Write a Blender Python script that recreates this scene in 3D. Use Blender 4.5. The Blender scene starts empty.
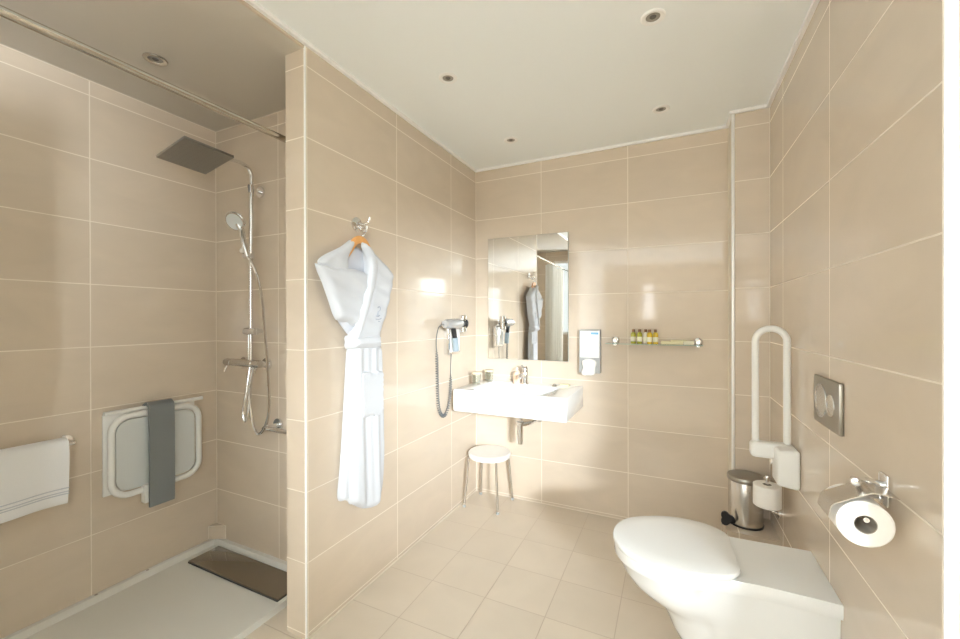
import bpy, bmesh, math, random
from mathutils import Vector, Matrix
from mathutils.geometry import delaunay_2d_cdt
from mathutils import noise as mnoise
random.seed(3)
SC = bpy.context.scene
COL = SC.collection
PI = math.pi

# ------------------------------------------------------------------ room numbers (metres)
W = 1.8766        # right wall
H = 2.5158        # main ceiling
HS = 2.4907       # shower ceiling
ZT = 2.4196       # highest horizontal grout line
YE = -1.6356      # front end of the partition
XS = -1.114       # shower side wall
YS = -1.3233      # shower back wall
T = 0.1157        # partition thickness
PX, PY = 1.703, -0.1825   # boxed pillar
YR = -1.7328      # end of the right wall
YF = -6.8         # front wall with the windows
YSF = -4.0        # front wall of the shower
XR = 4.0          # far right of the wider front part

# ------------------------------------------------------------------ node helpers
def new_mat(name):
    m = bpy.data.materials.new(name); m.use_nodes = True
    return m, m.node_tree, m.node_tree.nodes['Principled BSDF']

def pbr(name, col, rough=0.4, metal=0.0, spec=0.5, bump=0.0, bscale=200.0, vary=0.0, coat=0.0, trans=0.0, ior=1.5, sheen=0.0, sub=0.0):
    m, nt, b = new_mat(name)
    b.inputs['Base Color'].default_value = (*col, 1)
    b.inputs['Roughness'].default_value = rough
    b.inputs['Metallic'].default_value = metal
    b.inputs['Specular IOR Level'].default_value = spec
    b.inputs['IOR'].default_value = ior
    b.inputs['Coat Weight'].default_value = coat
    b.inputs['Coat Roughness'].default_value = 0.05
    b.inputs['Transmission Weight'].default_value = trans
    b.inputs['Sheen Weight'].default_value = sheen
    g = nt.nodes.new('ShaderNodeNewGeometry')
    n = nt.nodes.new('ShaderNodeTexNoise'); n.inputs['Scale'].default_value = bscale; n.inputs['Detail'].default_value = 3
    nt.links.new(g.outputs['Position'], n.inputs['Vector'])
    if bump:
        bp = nt.nodes.new('ShaderNodeBump'); bp.inputs['Strength'].default_value = bump; bp.inputs['Distance'].default_value = 0.002
        nt.links.new(n.outputs['Fac'], bp.inputs['Height']); nt.links.new(bp.outputs['Normal'], b.inputs['Normal'])
    if vary:
        mx = nt.nodes.new('ShaderNodeMix'); mx.data_type = 'RGBA'
        mx.inputs['A'].default_value = (*[c*(1-vary) for c in col], 1); mx.inputs['B'].default_value = (*[min(1, c*(1+vary)) for c in col], 1)
        nt.links.new(n.outputs['Fac'], mx.inputs['Factor']); nt.links.new(mx.outputs['Result'], b.inputs['Base Color'])
    return m

def mth(nt, op, a, b=None):
    n = nt.nodes.new('ShaderNodeMath'); n.operation = op
    for i, v in enumerate((a, b)):
        if v is None: continue
        if isinstance(v, (int, float)): n.inputs[i].default_value = v
        else: nt.links.new(v, n.inputs[i])
    return n.outputs[0]

def tile_mat(name, ax, au, av, ou, ov, su, sv, base, grout, gw=0.0042, rough=0.07, vary=0.07, spec=0.5, uvari=1.0):
    """glazed tile with grout; ax = two axis names, (ou,ov) grid origin, (su,sv) tile size"""
    m, nt, b = new_mat(name)
    geo = nt.nodes.new('ShaderNodeNewGeometry'); sep = nt.nodes.new('ShaderNodeSeparateXYZ')
    nt.links.new(geo.outputs['Position'], sep.inputs[0])
    def cell(axis, off, size):
        t = mth(nt, 'DIVIDE', mth(nt, 'SUBTRACT', sep.outputs[axis], off), size)
        fr = mth(nt, 'FRACT', t)
        d = mth(nt, 'MULTIPLY', mth(nt, 'MINIMUM', fr, mth(nt, 'SUBTRACT', 1.0, fr)), size)
        return d, mth(nt, 'FLOOR', t)
    du, iu = cell(au, ou, su); dv, iv = cell(av, ov, sv)
    d = mth(nt, 'MINIMUM', du, dv)
    mr = nt.nodes.new('ShaderNodeMapRange'); mr.interpolation_type = 'SMOOTHSTEP'
    nt.links.new(d, mr.inputs['Value'])
    mr.inputs['From Min'].default_value = gw*0.35; mr.inputs['From Max'].default_value = gw*0.75
    # a tint per tile and a soft veined marbling
    cmb = nt.nodes.new('ShaderNodeCombineXYZ'); nt.links.new(iu, cmb.inputs[0]); nt.links.new(iv, cmb.inputs[1])
    wn = nt.nodes.new('ShaderNodeTexWhiteNoise'); nt.links.new(cmb.outputs[0], wn.inputs['Vector'])
    mp = nt.nodes.new('ShaderNodeMapping'); mp.inputs['Scale'].default_value = (1, 1, 2.2)
    nt.links.new(geo.outputs['Position'], mp.inputs['Vector'])
    off = nt.nodes.new('ShaderNodeVectorMath'); off.operation = 'ADD'
    sc = nt.nodes.new('ShaderNodeVectorMath'); sc.operation = 'SCALE'; sc.inputs['Scale'].default_value = 7.0
    nt.links.new(wn.outputs['Color'], sc.inputs[0]); nt.links.new(sc.outputs[0], off.inputs[1]); nt.links.new(mp.outputs[0], off.inputs[0])
    n1 = nt.nodes.new('ShaderNodeTexNoise'); n1.inputs['Scale'].default_value = 3.5; n1.inputs['Detail'].default_value = 6; n1.inputs['Distortion'].default_value = 0.8
    nt.links.new(off.outputs[0], n1.inputs['Vector'])
    f = mth(nt, 'ADD', mth(nt, 'MULTIPLY', mth(nt, 'SUBTRACT', n1.outputs['Fac'], 0.5), vary*2.4), mth(nt, 'MULTIPLY', mth(nt, 'SUBTRACT', wn.outputs['Value'], 0.5), vary*0.5))
    f = mth(nt, 'ADD', f, 1.0)
    vm = nt.nodes.new('ShaderNodeVectorMath'); vm.operation = 'SCALE'; vm.inputs[0].default_value = base
    nt.links.new(f, vm.inputs['Scale'])
    mx = nt.nodes.new('ShaderNodeMix'); mx.data_type = 'RGBA'
    mx.inputs['A'].default_value = (*grout, 1)
    nt.links.new(mr.outputs[0], mx.inputs['Factor']); nt.links.new(vm.outputs[0], mx.inputs['B'])
    nt.links.new(mx.outputs['Result'], b.inputs['Base Color'])
    rr = nt.nodes.new('ShaderNodeMapRange'); nt.links.new(mr.outputs[0], rr.inputs['Value'])
    rr.inputs['To Min'].default_value = 0.7; rr.inputs['To Max'].default_value = rough
    nt.links.new(rr.outputs[0], b.inputs['Roughness'])
    b.inputs['Specular IOR Level'].default_value = spec
    bp = nt.nodes.new('ShaderNodeBump'); bp.inputs['Strength'].default_value = 0.5; bp.inputs['Distance'].default_value = 0.001
    nt.links.new(mr.outputs[0], bp.inputs['Height']); nt.links.new(bp.outputs['Normal'], b.inputs['Normal'])
    return m

TB = (0.630, 0.540, 0.438); TG = (0.78, 0.71, 0.61)
M = {}
M['tile_back'] = tile_mat('beige wall tile, back', None, 'X', 'Z', 0.5318, ZT, 0.5962, 0.3, TB, TG)
M['tile_part'] = tile_mat('beige wall tile, partition', None, 'Y', 'Z', -1.009, ZT, 0.6159, 0.3, TB, TG)
M['tile_right'] = tile_mat('beige wall tile, right', None, 'Y', 'Z', -1.1003, ZT, 0.634, 0.3, TB, TG)
M['tile_pillar'] = tile_mat('beige wall tile, pillar', None, 'X', 'Z', PX, ZT, 0.6, 0.3, TB, TG)
M['tile_end'] = tile_mat('beige wall tile, partition end', None, 'X', 'Z', 0.25, ZT, 0.6, 0.3, TB, TG)
M['tile_sside'] = tile_mat('beige wall tile, shower side', None, 'Y', 'Z', -1.9126, ZT, 0.5893, 0.3, TB, TG)
M['tile_sback'] = tile_mat('beige wall tile, shower back', None, 'X', 'Z', -0.564, ZT, 0.6, 0.3, TB, TG)
M['tile_floor'] = tile_mat('beige floor tile', None, 'X', 'Y', 0.2747, -1.0806, 0.2985, 0.2852, (0.68, 0.605, 0.51), (0.50, 0.42, 0.34), gw=0.004, rough=0.22, vary=0.06)
M['ceiling'] = pbr('cream ceiling paint', (0.92, 0.96, 0.97), 0.85, bump=0.05, bscale=60)
M['ceiling_shower'] = pbr('greige shower ceiling paint', (0.56, 0.52, 0.46), 0.85, bump=0.05, bscale=60)  # alcove shade put into the colour, greyer than the main ceiling
M['plaster'] = pbr('white paint', (0.86, 0.85, 0.82), 0.6, bump=0.05, bscale=80)
M['trimwhite'] = pbr('white trim', (0.92, 0.92, 0.91), 0.35)
M['trimmetal'] = pbr('satin white metal trim', (0.92, 0.92, 0.92), 0.30, metal=0.6)
M['chrome'] = pbr('chrome', (0.82, 0.82, 0.83), 0.07, metal=1.0)
M['brushed'] = pbr('brushed steel', (0.62, 0.60, 0.57), 0.24, metal=1.0, bump=0.05, bscale=400)
M['steel_dark'] = pbr('satin nickel', (0.36, 0.34, 0.30), 0.38, metal=1.0)
M['rodsteel'] = pbr('polished rod steel', (0.55, 0.52, 0.47), 0.14, metal=1.0)
M['rose'] = pbr('grey shower rose', (0.26, 0.25, 0.23), 0.35, metal=0.7)
M['ceramic'] = pbr('white glazed ceramic', (0.84, 0.86, 0.87), 0.09, coat=0.4)
M['plastic'] = pbr('white plastic', (0.84, 0.84, 0.82), 0.28)
M['acrylic'] = pbr('white acrylic tray', (0.74, 0.74, 0.71), 0.22)
M['panelgrey'] = pbr('pale grey plastic panel', (0.66, 0.69, 0.69), 0.35)
M['greyseat'] = pbr('grey rubber strap', (0.20, 0.215, 0.22), 0.5, bump=0.08, bscale=300)
M['towel'] = pbr('white terry cloth', (0.86, 0.87, 0.89), 0.95, bump=0.5, bscale=260, sheen=0.2)
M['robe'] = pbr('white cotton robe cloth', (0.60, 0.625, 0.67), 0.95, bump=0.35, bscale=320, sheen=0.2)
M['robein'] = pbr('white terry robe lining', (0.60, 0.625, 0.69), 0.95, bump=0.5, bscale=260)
M['curtain'] = pbr('white shower curtain', (0.82, 0.81, 0.77), 0.7, bump=0.1, bscale=90)
M['wood'] = pbr('orange varnished wood', (0.72, 0.36, 0.12), 0.35, vary=0.15, bscale=40)
M['black'] = pbr('black plastic', (0.02, 0.02, 0.022), 0.35)
M['cord'] = pbr('dark grey coiled cord', (0.12, 0.13, 0.14), 0.45)
M['dryer'] = pbr('silver plastic', (0.55, 0.56, 0.57), 0.25, metal=0.6)
M['bluegrey'] = pbr('blue grey plastic', (0.30, 0.37, 0.42), 0.4)
M['paper'] = pbr('white tissue paper', (0.88, 0.86, 0.82), 0.95, bump=0.15, bscale=300)
M['card'] = pbr('cardboard core', (0.35, 0.31, 0.26), 0.9)
M['greydisp'] = pbr('grey dispenser front', (0.42, 0.43, 0.43), 0.4)
M['beigedisp'] = pbr('beige dispenser side', (0.62, 0.55, 0.44), 0.5)
M['white_card'] = pbr('white printed card', (0.88, 0.89, 0.90), 0.5)
M['blue_print'] = pbr('blue print', (0.22, 0.55, 0.82), 0.5)
M['grey_print'] = pbr('grey print', (0.60, 0.62, 0.66), 0.5)
M['green_liq'] = pbr('green gold liquid bottle', (0.42, 0.42, 0.03), 0.15, coat=0.5)
M['amber_liq'] = pbr('amber liquid bottle', (0.66, 0.46, 0.03), 0.15, coat=0.5)
M['white_liq'] = pbr('milky bottle', (0.84, 0.80, 0.70), 0.2, coat=0.5)
M['brown_cap'] = pbr('brown cap', (0.20, 0.09, 0.03), 0.35)
M['label'] = pbr('cream label', (0.86, 0.84, 0.66), 0.6)
M['cream'] = pbr('cream wrapped soap', (0.80, 0.75, 0.50), 0.5, bump=0.1, bscale=50)
M['peach'] = pbr('peach soap', (0.80, 0.58, 0.42), 0.3)
M['tanpaper'] = pbr('tan paper lid', (0.66, 0.55, 0.40), 0.7)
M['robe_logo'] = pbr('blue grey embroidery', (0.36, 0.40, 0.48), 0.8)
M['bulb'] = pbr('unlit bulb glass', (0.16, 0.15, 0.14), 0.15)
M['dark'] = pbr('dark hole', (0.03, 0.03, 0.03), 0.6)
M['lamp_glass'] = pbr('unlit lamp reflector', (0.35, 0.34, 0.31), 0.3, metal=0.7)
M['mirror'] = pbr('mirror silver', (0.93, 0.94, 0.93), 0.0, metal=1.0)
M['mirroredge'] = pbr('ground glass edge', (0.42, 0.44, 0.42), 0.3)
M['tinted'] = pbr('smoky brown drain cover', (0.13, 0.095, 0.060), 0.05, coat=0.6)
M['silicone'] = pbr('cream silicone', (0.72, 0.65, 0.55), 0.5)

def glass(name, col, rough):
    m, nt, b = new_mat(name)
    b.inputs['Base Color'].default_value = (*col, 1); b.inputs['Roughness'].default_value = rough
    b.inputs['Transmission Weight'].default_value = 1.0; b.inputs['IOR'].default_value = 1.45
    return m
M['glass'] = glass('clear glass', (0.90, 0.95, 0.93), 0.0)
M['glass_edge'] = pbr('green glass edge', (0.45, 0.58, 0.52), 0.15)

def daylight(name, col, strength):
    m, nt, b = new_mat(name)
    b.inputs['Base Color'].default_value = (0.8, 0.85, 0.88, 1); b.inputs['Roughness'].default_value = 0.4
    b.inputs['Emission Color'].default_value = (*col, 1); b.inputs['Emission Strength'].default_value = strength
    return m
WIN = 3.0
M['pane_main'] = daylight('frosted pane full of daylight', (0.88, 0.95, 1.0), WIN)
M['pane_front'] = daylight('frosted front pane with daylight', (0.95, 0.98, 1.0), 9.0)
M['pane_slit'] = daylight('frosted slit pane with daylight', (0.97, 0.99, 1.0), 26.0)
M['pane_shower'] = daylight('frosted pane with soft daylight', (0.80, 0.93, 1.0), 1.6)

# ------------------------------------------------------------------ object helpers
WLOC = {}
def finish(name, bm, mat, parent=None, smooth=35, mats=None):
    bmesh.ops.recalc_face_normals(bm, faces=bm.faces[:])
    vs = [v.co for v in bm.verts]
    lo = Vector([min(v[i] for v in vs) for i in range(3)]); hi = Vector([max(v[i] for v in vs) for i in range(3)])
    org = Vector(((lo.x+hi.x)/2, (lo.y+hi.y)/2, lo.z))
    bmesh.ops.translate(bm, vec=-org, verts=bm.verts[:])
    me = bpy.data.meshes.new(name); bm.to_mesh(me); bm.free()
    for mm in (mats or [mat]): me.materials.append(mm)
    o = bpy.data.objects.new(name, me); COL.objects.link(o)
    if smooth:
        me.shade_smooth()
        try: me.set_sharp_from_angle(angle=math.radians(smooth))
        except Exception: pass
    WLOC[o.name] = org
    if parent is not None:
        o.parent = parent; o.location = org - WLOC[parent.name]
    else: o.location = org
    return o

def tag(o, label=None, cat=None, group=None, kind=None):
    if label: o['label'] = label
    if cat: o['category'] = cat
    if group: o['group'] = group
    if kind: o['kind'] = kind
    return o

def thing(name, loc, label, cat, group=None):
    o = bpy.data.objects.new(name, None); COL.objects.link(o); o.location = loc; o.empty_display_size = 0.05
    WLOC[o.name] = Vector(loc)
    return tag(o, label, cat, group)

def copy_tree(root, loc, label=None):
    c = root.copy(); COL.objects.link(c); c.location = loc
    if label: c['label'] = label
    for ch in [o for o in COL.objects if o.parent == root]:
        d = ch.copy(); COL.objects.link(d); d.parent = c
        for g in [o for o in COL.objects if o.parent == ch]:
            e = g.copy(); COL.objects.link(e); e.parent = d
    WLOC[c.name] = Vector(loc)
    return c

def NB(): return bmesh.new()

def box(bm, x0, x1, y0, y1, z0, z1, bev=0.0, seg=2):
    r = bmesh.ops.create_cube(bm, size=1.0)
    vs = r['verts']
    for v in vs:
        v.co = Vector(((x0+x1)/2 + v.co.x*(x1-x0), (y0+y1)/2 + v.co.y*(y1-y0), (z0+z1)/2 + v.co.z*(z1-z0)))
    if bev:
        es = list({e for v in vs for e in v.link_edges})
        bmesh.ops.bevel(bm, geom=es, offset=bev, segments=seg, affect='EDGES', profile=0.5)
    return bm

def smooth_pts(pts, n=6, closed=False):
    P = [Vector(p) for p in pts]; out = []
    L = len(P)
    rng = range(L if closed else L-1)
    for i in rng:
        if closed: p0, p1, p2, p3 = P[(i-1) % L], P[i], P[(i+1) % L], P[(i+2) % L]
        else: p0, p1, p2, p3 = P[max(i-1, 0)], P[i], P[i+1], P[min(i+2, L-1)]
        for k in range(n):
            t = k/n
            out.append(0.5*((2*p1)+(-p0+p2)*t+(2*p0-5*p1+4*p2-p3)*t*t+(-p0+3*p1-3*p2+p3)*t**3))
    if not closed: out.append(P[-1])
    return out

def tube(bm, pts, r, seg=12, closed=False, cap=True, flat=None):
    """sweep a circle (radius r, number or list) along pts"""
    P = [Vector(p) for p in pts]; n = len(P)
    if not isinstance(r, (list, tuple)): r = [r]*n
    rings = []; up = None
    for i in range(n):
        if closed: t = (P[(i+1) % n]-P[(i-1) % n])
        else: t = P[min(i+1, n-1)]-P[max(i-1, 0)]
        t.normalize()
        if up is None:
            up = Vector((0, 0, 1)) if abs(t.z) < 0.9 else Vector((1, 0, 0))
        up = (up - t*up.dot(t))
        if up.length < 1e-6: up = t.orthogonal()
        up.normalize(); s = t.cross(up)
        rings.append([bm.verts.new(P[i] + (s*math.cos(a)+up*math.sin(a))*r[i]) for a in [2*PI*k/seg for k in range(seg)]])
    m = n if closed else n-1
    for i in range(m):
        A, B = rings[i], rings[(i+1) % n]
        for k in range(seg): bm.faces.new((A[k], A[(k+1) % seg], B[(k+1) % seg], B[k]))
    if cap and not closed:
        bm.faces.new(rings[0][::-1]); bm.faces.new(rings[-1])
    return bm

def lathe(bm, prof, c, axis='Z', seg=32, d=None, sx=1.0, sy=1.0):
    """prof = [(radius, height)], turned about an axis through c"""
    c = Vector(c)
    if d is None: d = {'X': Vector((1, 0, 0)), 'Y': Vector((0, 1, 0)), 'Z': Vector((0, 0, 1))}[axis]
    d = Vector(d).normalized()
    if abs(d.z) > 0.99: a = Vector((1, 0, 0)); b = Vector((0, 1, 0))
    else:
        a = d.cross(Vector((0, 0, 1))).normalized(); b = a.cross(d)
    rings = []
    for r, h in prof:
        if r < 1e-6: rings.append([bm.verts.new(c+d*h)])
        else: rings.append([bm.verts.new(c+d*h+a*r*sx*math.cos(t)+b*r*sy*math.sin(t)) for t in [2*PI*k/seg for k in range(seg)]])
    for i in range(len(rings)-1):
        A, B = rings[i], rings[i+1]
        for k in range(seg):
            k2 = (k+1) % seg
            if len(A) == 1 and len(B) == 1: continue
            if len(A) == 1: bm.faces.new((A[0], B[k2], B[k]))
            elif len(B) == 1: bm.faces.new((A[k], A[k2], B[0]))
            else: bm.faces.new((A[k], A[k2], B[k2], B[k]))
    return bm

def cyl(bm, p0, p1, r, seg=20, r2=None):
    p0 = Vector(p0); p1 = Vector(p1); L = (p1-p0).length
    r2 = r if r2 is None else r2
    return lathe(bm, [(0, 0), (r, 0), (r2, L), (0, L)], p0, seg=seg, d=(p1-p0))

def loft(bm, rings, cap0=True, cap1=True):
    V = [[bm.verts.new(p) for p in R] for R in rings]; n = len(V[0])
    for i in range(len(V)-1):
        for k in range(n): bm.faces.new((V[i][k], V[i][(k+1) % n], V[i+1][(k+1) % n], V[i+1][k]))
    if cap0: bm.faces.new(V[0][::-1])
    if cap1: bm.faces.new(V[-1])
    return bm

def inside(p, poly):
    c = False; n = len(poly); x, y = p
    for i in range(n):
        x1, y1 = poly[i]; x2, y2 = poly[(i+1) % n]
        if (y1 > y) != (y2 > y) and x < (x2-x1)*(y-y1)/(y2-y1)+x1: c = not c
    return c

def dist_poly(p, poly):
    best = 1e9; n = len(poly); px, py = p
    for i in range(n):
        ax, ay = poly[i]; bx, by = poly[(i+1) % n]
        dx, dy = bx-ax, by-ay; L = dx*dx+dy*dy
        t = 0 if L == 0 else max(0, min(1, ((px-ax)*dx+(py-ay)*dy)/L))
        best = min(best, math.hypot(px-ax-t*dx, py-ay-t*dy))
    return best

def puff(bm, outline, x0, thick, R=0.02, fold=None, step=0.012, sm=4):
    """a soft cloth piece lying in the YZ plane: outline (y,z) points, back at x0, bulging towards +x"""
    ol = [(p.x, p.y) for p in smooth_pts([(a, b, 0) for a, b in outline], sm, True)]
    dense = []
    for i in range(len(ol)):
        a, b = ol[i], ol[(i+1) % len(ol)]; L = math.hypot(b[0]-a[0], b[1]-a[1]); k = max(1, int(L/step))
        for j in range(k): dense.append((a[0]+(b[0]-a[0])*j/k, a[1]+(b[1]-a[1])*j/k))
    pts = list(dense); nb = len(dense)
    y0 = min(p[0] for p in ol); y1 = max(p[0] for p in ol); z0 = min(p[1] for p in ol); z1 = max(p[1] for p in ol)
    ny = int((y1-y0)/step)+1; nz = int((z1-z0)/step)+1
    for i in range(ny+1):
        for j in range(nz+1):
            p = (y0+i*step+(0.3*step if j % 2 else 0), z0+j*step)
            if inside(p, dense) and dist_poly(p, dense) > step*0.45: pts.append(p)
    r = delaunay_2d_cdt([Vector(p) for p in pts], [(i, (i+1) % nb) for i in range(nb)], [], 1, 1e-6)
    vs, es, fs = r[0], r[1], r[2]
    F, B = [], []
    edgecount = {}
    for f in fs:
        for k in range(len(f)):
            e = tuple(sorted((f[k], f[(k+1) % len(f)]))); edgecount[e] = edgecount.get(e, 0)+1
    for v in vs:
        d = dist_poly((v.x, v.y), dense)
        q = 1-min(d/R, 1); h = math.sqrt(max(0, 1-q*q))
        fx = fold(v.x, v.y)*h if fold else 0
        F.append(bm.verts.new((x0+0.003+thick*h+fx, v.x, v.y))); B.append(bm.verts.new((x0, v.x, v.y)))
    for f in fs:
        bm.faces.new([F[k] for k in f]); bm.faces.new([B[k] for k in f][::-1])
    for (a, b), c in edgecount.items():
        if c == 1: bm.faces.new((F[a], F[b], B[b], B[a]))
    return bm

def struct(name, bm, mat, smooth=0, **k):
    return tag(finish(name, bm, mat, smooth=smooth, **k), kind='structure')

# ------------------------------------------------------------------ SHELL
t = 0.1
struct('floor', box(NB(), XS-t, XR+t, YF-t, t, -0.1, 0), M['tile_floor'])
struct('ceiling', box(NB(), XS-t, XR+t, YF-t, t, H, H+0.1), M['ceiling'])
struct('wall_back', box(NB(), -T, PX+0.02, 0, t, 0, H), M['tile_back'])
struct('wall_left', box(NB(), -T+0.001, 0, YE+0.001, 0, 0, H), M['tile_part'])
struct('wall_left_end', box(NB(), -T, -0.001, YE, YE+0.012, 0, HS), M['tile_end'])
struct('wall_right', box(NB(), W, W+0.14, YR, t, 0, H), M['tile_right'])
struct('wall_pillar', box(NB(), PX, W, PY, t, 0, H), M['tile_pillar'])
struct('wall_shower_side', box(NB(), XS-t, XS, YSF, YS+t, 0, H), M['tile_sside'])
struct('wall_shower_back', box(NB(), XS-t, -T, YS, YS+t, 0, H), M['tile_sback'])
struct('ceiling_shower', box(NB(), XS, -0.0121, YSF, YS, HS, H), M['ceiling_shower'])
bm = box(NB(), -0.012, 0, -3.86, YE, HS, H)
struct('wall_lintel', bm, M['tile_part'])
struct('wall_return', box(NB(), W+0.14, XR+t, YR, YR+t, 0, H), M['tile_end'])

def wall_with_holes(name, axis_y, x0, x1, holes, mat, th=0.14):
    """a wall facing +y at y=axis_y with rectangular holes (x0,x1,z0,z1)"""
    bm = NB(); xs = sorted({x0, x1, *[h[0] for h in holes], *[h[1] for h in holes]}); zs = sorted({0, H, *[h[2] for h in holes], *[h[3] for h in holes]})
    for i in range(len(xs)-1):
        for j in range(len(zs)-1):
            cx, cz = (xs[i]+xs[i+1])/2, (zs[j]+zs[j+1])/2
            if any(h[0] < cx < h[1] and h[2] < cz < h[3] for h in holes): continue
            box(bm, xs[i], xs[i+1], axis_y-th, axis_y, zs[j], zs[j+1])
    bmesh.ops.remove_doubles(bm, verts=bm.verts[:], dist=1e-5)
    return struct(name, bm, mat)
W1 = (2.60, 3.30, 0.95, 2.18); WS = (-6.4, -4.7, 0.80, 2.35); W2 = (0.80, 1.07, 1.30, 2.14); W3 = (-0.46, -0.13, 1.08, 2.34)
wall_with_holes('wall_front', YF, -T, XR+t, [W1, W2], M['tile_back'])
bm = NB()
for (ya, yb, za, zb) in ((YF, YR, 0, WS[2]), (YF, YR, WS[3], H), (YF, WS[0], WS[2], WS[3]), (WS[1], YR, WS[2], WS[3])): box(bm, XR, XR+0.14, ya, yb, za, zb)
struct('wall_far_right', bm, M['plaster'])
wall_with_holes('wall_shower_front', YSF, XS-t, -T, [W3], M['tile_sback'])
struct('wall_front_left', box(NB(), -T, 0, YF, -3.86, 0, H), M['plaster'])

def window(n, hole, y, pane, mull=(), trans=()):
    x0, x1, z0, z1 = hole
    r = bpy.data.objects.new('window_%d' % n, None); COL.objects.link(r); r.location = ((x0+x1)/2, y-0.07, z0); WLOC[r.name] = Vector(r.location)
    tag(r, kind='structure')
    fb = NB(); f = 0.04; ya, yb = y-0.11, y-0.05
    box(fb, x0, x0+f, ya, yb, z0, z1); box(fb, x1-f, x1, ya, yb, z0, z1); box(fb, x0+f, x1-f, ya, yb, z0, z0+f); box(fb, x0+f, x1-f, ya, yb, z1-f, z1)
    for mx in mull: box(fb, mx-0.03, mx+0.03, ya, yb, z0+f, z1-f)
    for mz in trans:
        edges = [x0+f] + [v for mx in mull for v in (mx-0.03, mx+0.03)] + [x1-f]
        for k in range(0, len(edges), 2): box(fb, edges[k], edges[k+1], ya, yb, mz-0.025, mz+0.025)
    finish('window_frame', fb, M['trimwhite'], r, smooth=0)
    finish('window_pane', box(NB(), x0, x1, y-0.10, y-0.09, z0, z1), M[pane], r, smooth=0)
window(1, W1, YF, 'pane_front', mull=(2.92,), trans=(1.93,))
window(2, W2, YF, 'pane_slit', trans=(1.95,))
window(3, W3, YSF, 'pane_shower')
# the large side window that lights the room
r = bpy.data.objects.new('window_4', None); COL.objects.link(r); r.location = (XR+0.08, (WS[0]+WS[1])/2, WS[2]); WLOC[r.name] = Vector(r.location); tag(r, kind='structure')
fb = NB(); y0, y1, z0, z1 = WS; f = 0.04; xa, xb = XR+0.05, XR+0.11
box(fb, xa, xb, y0, y0+f, z0, z1); box(fb, xa, xb, y1-f, y1, z0, z1); box(fb, xa, xb, y0+f, y1-f, z0, z0+f); box(fb, xa, xb, y0+f, y1-f, z1-f, z1)
ym = (y0+y1)/2; box(fb, xa, xb, ym-0.03, ym+0.03, z0+f, z1-f)
finish('window_frame', fb, M['trimwhite'], r, smooth=0)
finish('window_pane', box(NB(), XR+0.09, XR+0.10, y0, y1, z0, z1), M['pane_main'], r, smooth=0)

def area(name, loc, target, size, power, spread, col=(0.87, 0.945, 1.0)):
    l = bpy.data.lights.new(name, 'AREA'); l.shape = 'RECTANGLE'; l.size = size[0]; l.size_y = size[1]; l.energy = power; l.spread = math.radians(spread); l.color = col
    o = bpy.data.objects.new(name, l); COL.objects.link(o); o.location = loc
    o.rotation_euler = (Vector(target)-Vector(loc)).to_track_quat('-Z', 'Y').to_euler()
    return o
# added area light by the side window, beam narrowed onto the washbasin corner
area('window_daylight', (XR-0.02, -5.5, 2.12), (0.26, -0.24, 0.78), (0.8, 0.4), 49.0, 23)
area('window_daylight', (XR-0.03, -5.55, 1.5), (0.0, -5.2, 2.2), (1.5, 1.3), 620.0, 64)  # added fill, bounced off the front-left wall to brighten the right side

# cove trims, corner profiles, silicone
k = 0.016
bm = NB(); box(bm, 0, k, YE, 0, H-k, H); struct('trim_1', bm, M['trimwhite'])
bm = NB(); box(bm, 0, k, -3.86, YE, H-k, H); struct('trim_2', bm, M['trimwhite'])
bm = NB(); box(bm, k, PX, -k, 0, H-k, H); struct('trim_3', bm, M['trimwhite'])
bm = NB(); box(bm, PX-k, W-k, PY-k, PY, H-k, H); struct('trim_4', bm, M['trimwhite'])
bm = NB(); box(bm, W-k, W, YR, PY, H-k, H); struct('trim_5', bm, M['trimwhite'])
bm = NB(); box(bm, PX-k, PX, PY, -k, H-k, H); struct('trim_6', bm, M['trimwhite'])
# rounded metal edge of the pillar
struct('trim_7', tube(NB(), [(PX+0.002, PY+0.002, 0.001), (PX+0.002, PY+0.002, H-k)], 0.009, 14), M['trimmetal'], smooth=40)
struct('trim_8', tube(NB(), [(-0.002, YE+0.002, 0.001), (-0.002, YE+0.002, H-k)], 0.0045, 12), M['trimwhite'], smooth=40)
struct('trim_9', box(NB(), W+0.001, W+0.022, YR-0.004, YR, 0, H, 0.0015), M['trimwhite'])
struct('wall_return_edge', box(NB(), W+0.022, W+0.14, YR-0.0005, YR, 0, H), M['tile_end'])
sl = 0.005
bm = NB(); box(bm, 0, sl, YE, 0, 0, sl); struct('trim_10', bm, M['silicone'])
bm = NB(); box(bm, 0, PX, -sl, 0, 0, sl); struct('trim_11', bm, M['silicone'])
bm = NB(); box(bm, 0, 0.003, -0.003, 0, 0, H-k); struct('trim_12', bm, M['silicone'])
bm = NB(); box(bm, XS, XS+0.003, YS-0.003, YS, 0.05, HS); struct('trim_13', bm, M['silicone'])
bm = NB(); box(bm, XS, XS+0.004, YSF, YS, HS-0.004, HS); struct('trim_14', bm, M['silicone'])
bm = NB(); box(bm, XS, -T, YS-0.004, YS, HS-0.004, HS); struct('trim_15', bm, M['silicone'])
bm = NB(); box(bm, W-0.003, W, PY-0.003, PY, 0, H-k); struct('trim_16', bm, M['silicone'])
bm = NB(); box(bm, PX-0.003, PX, -0.003, 0, 0, H-k); struct('trim_17', bm, M['silicone'])
# low tiled ledge in the corner behind the toilet
struct('wall_ledge', box(NB(), 1.648, W, -0.42, PY, 0, 0.25), M['tile_pillar'])

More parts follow.
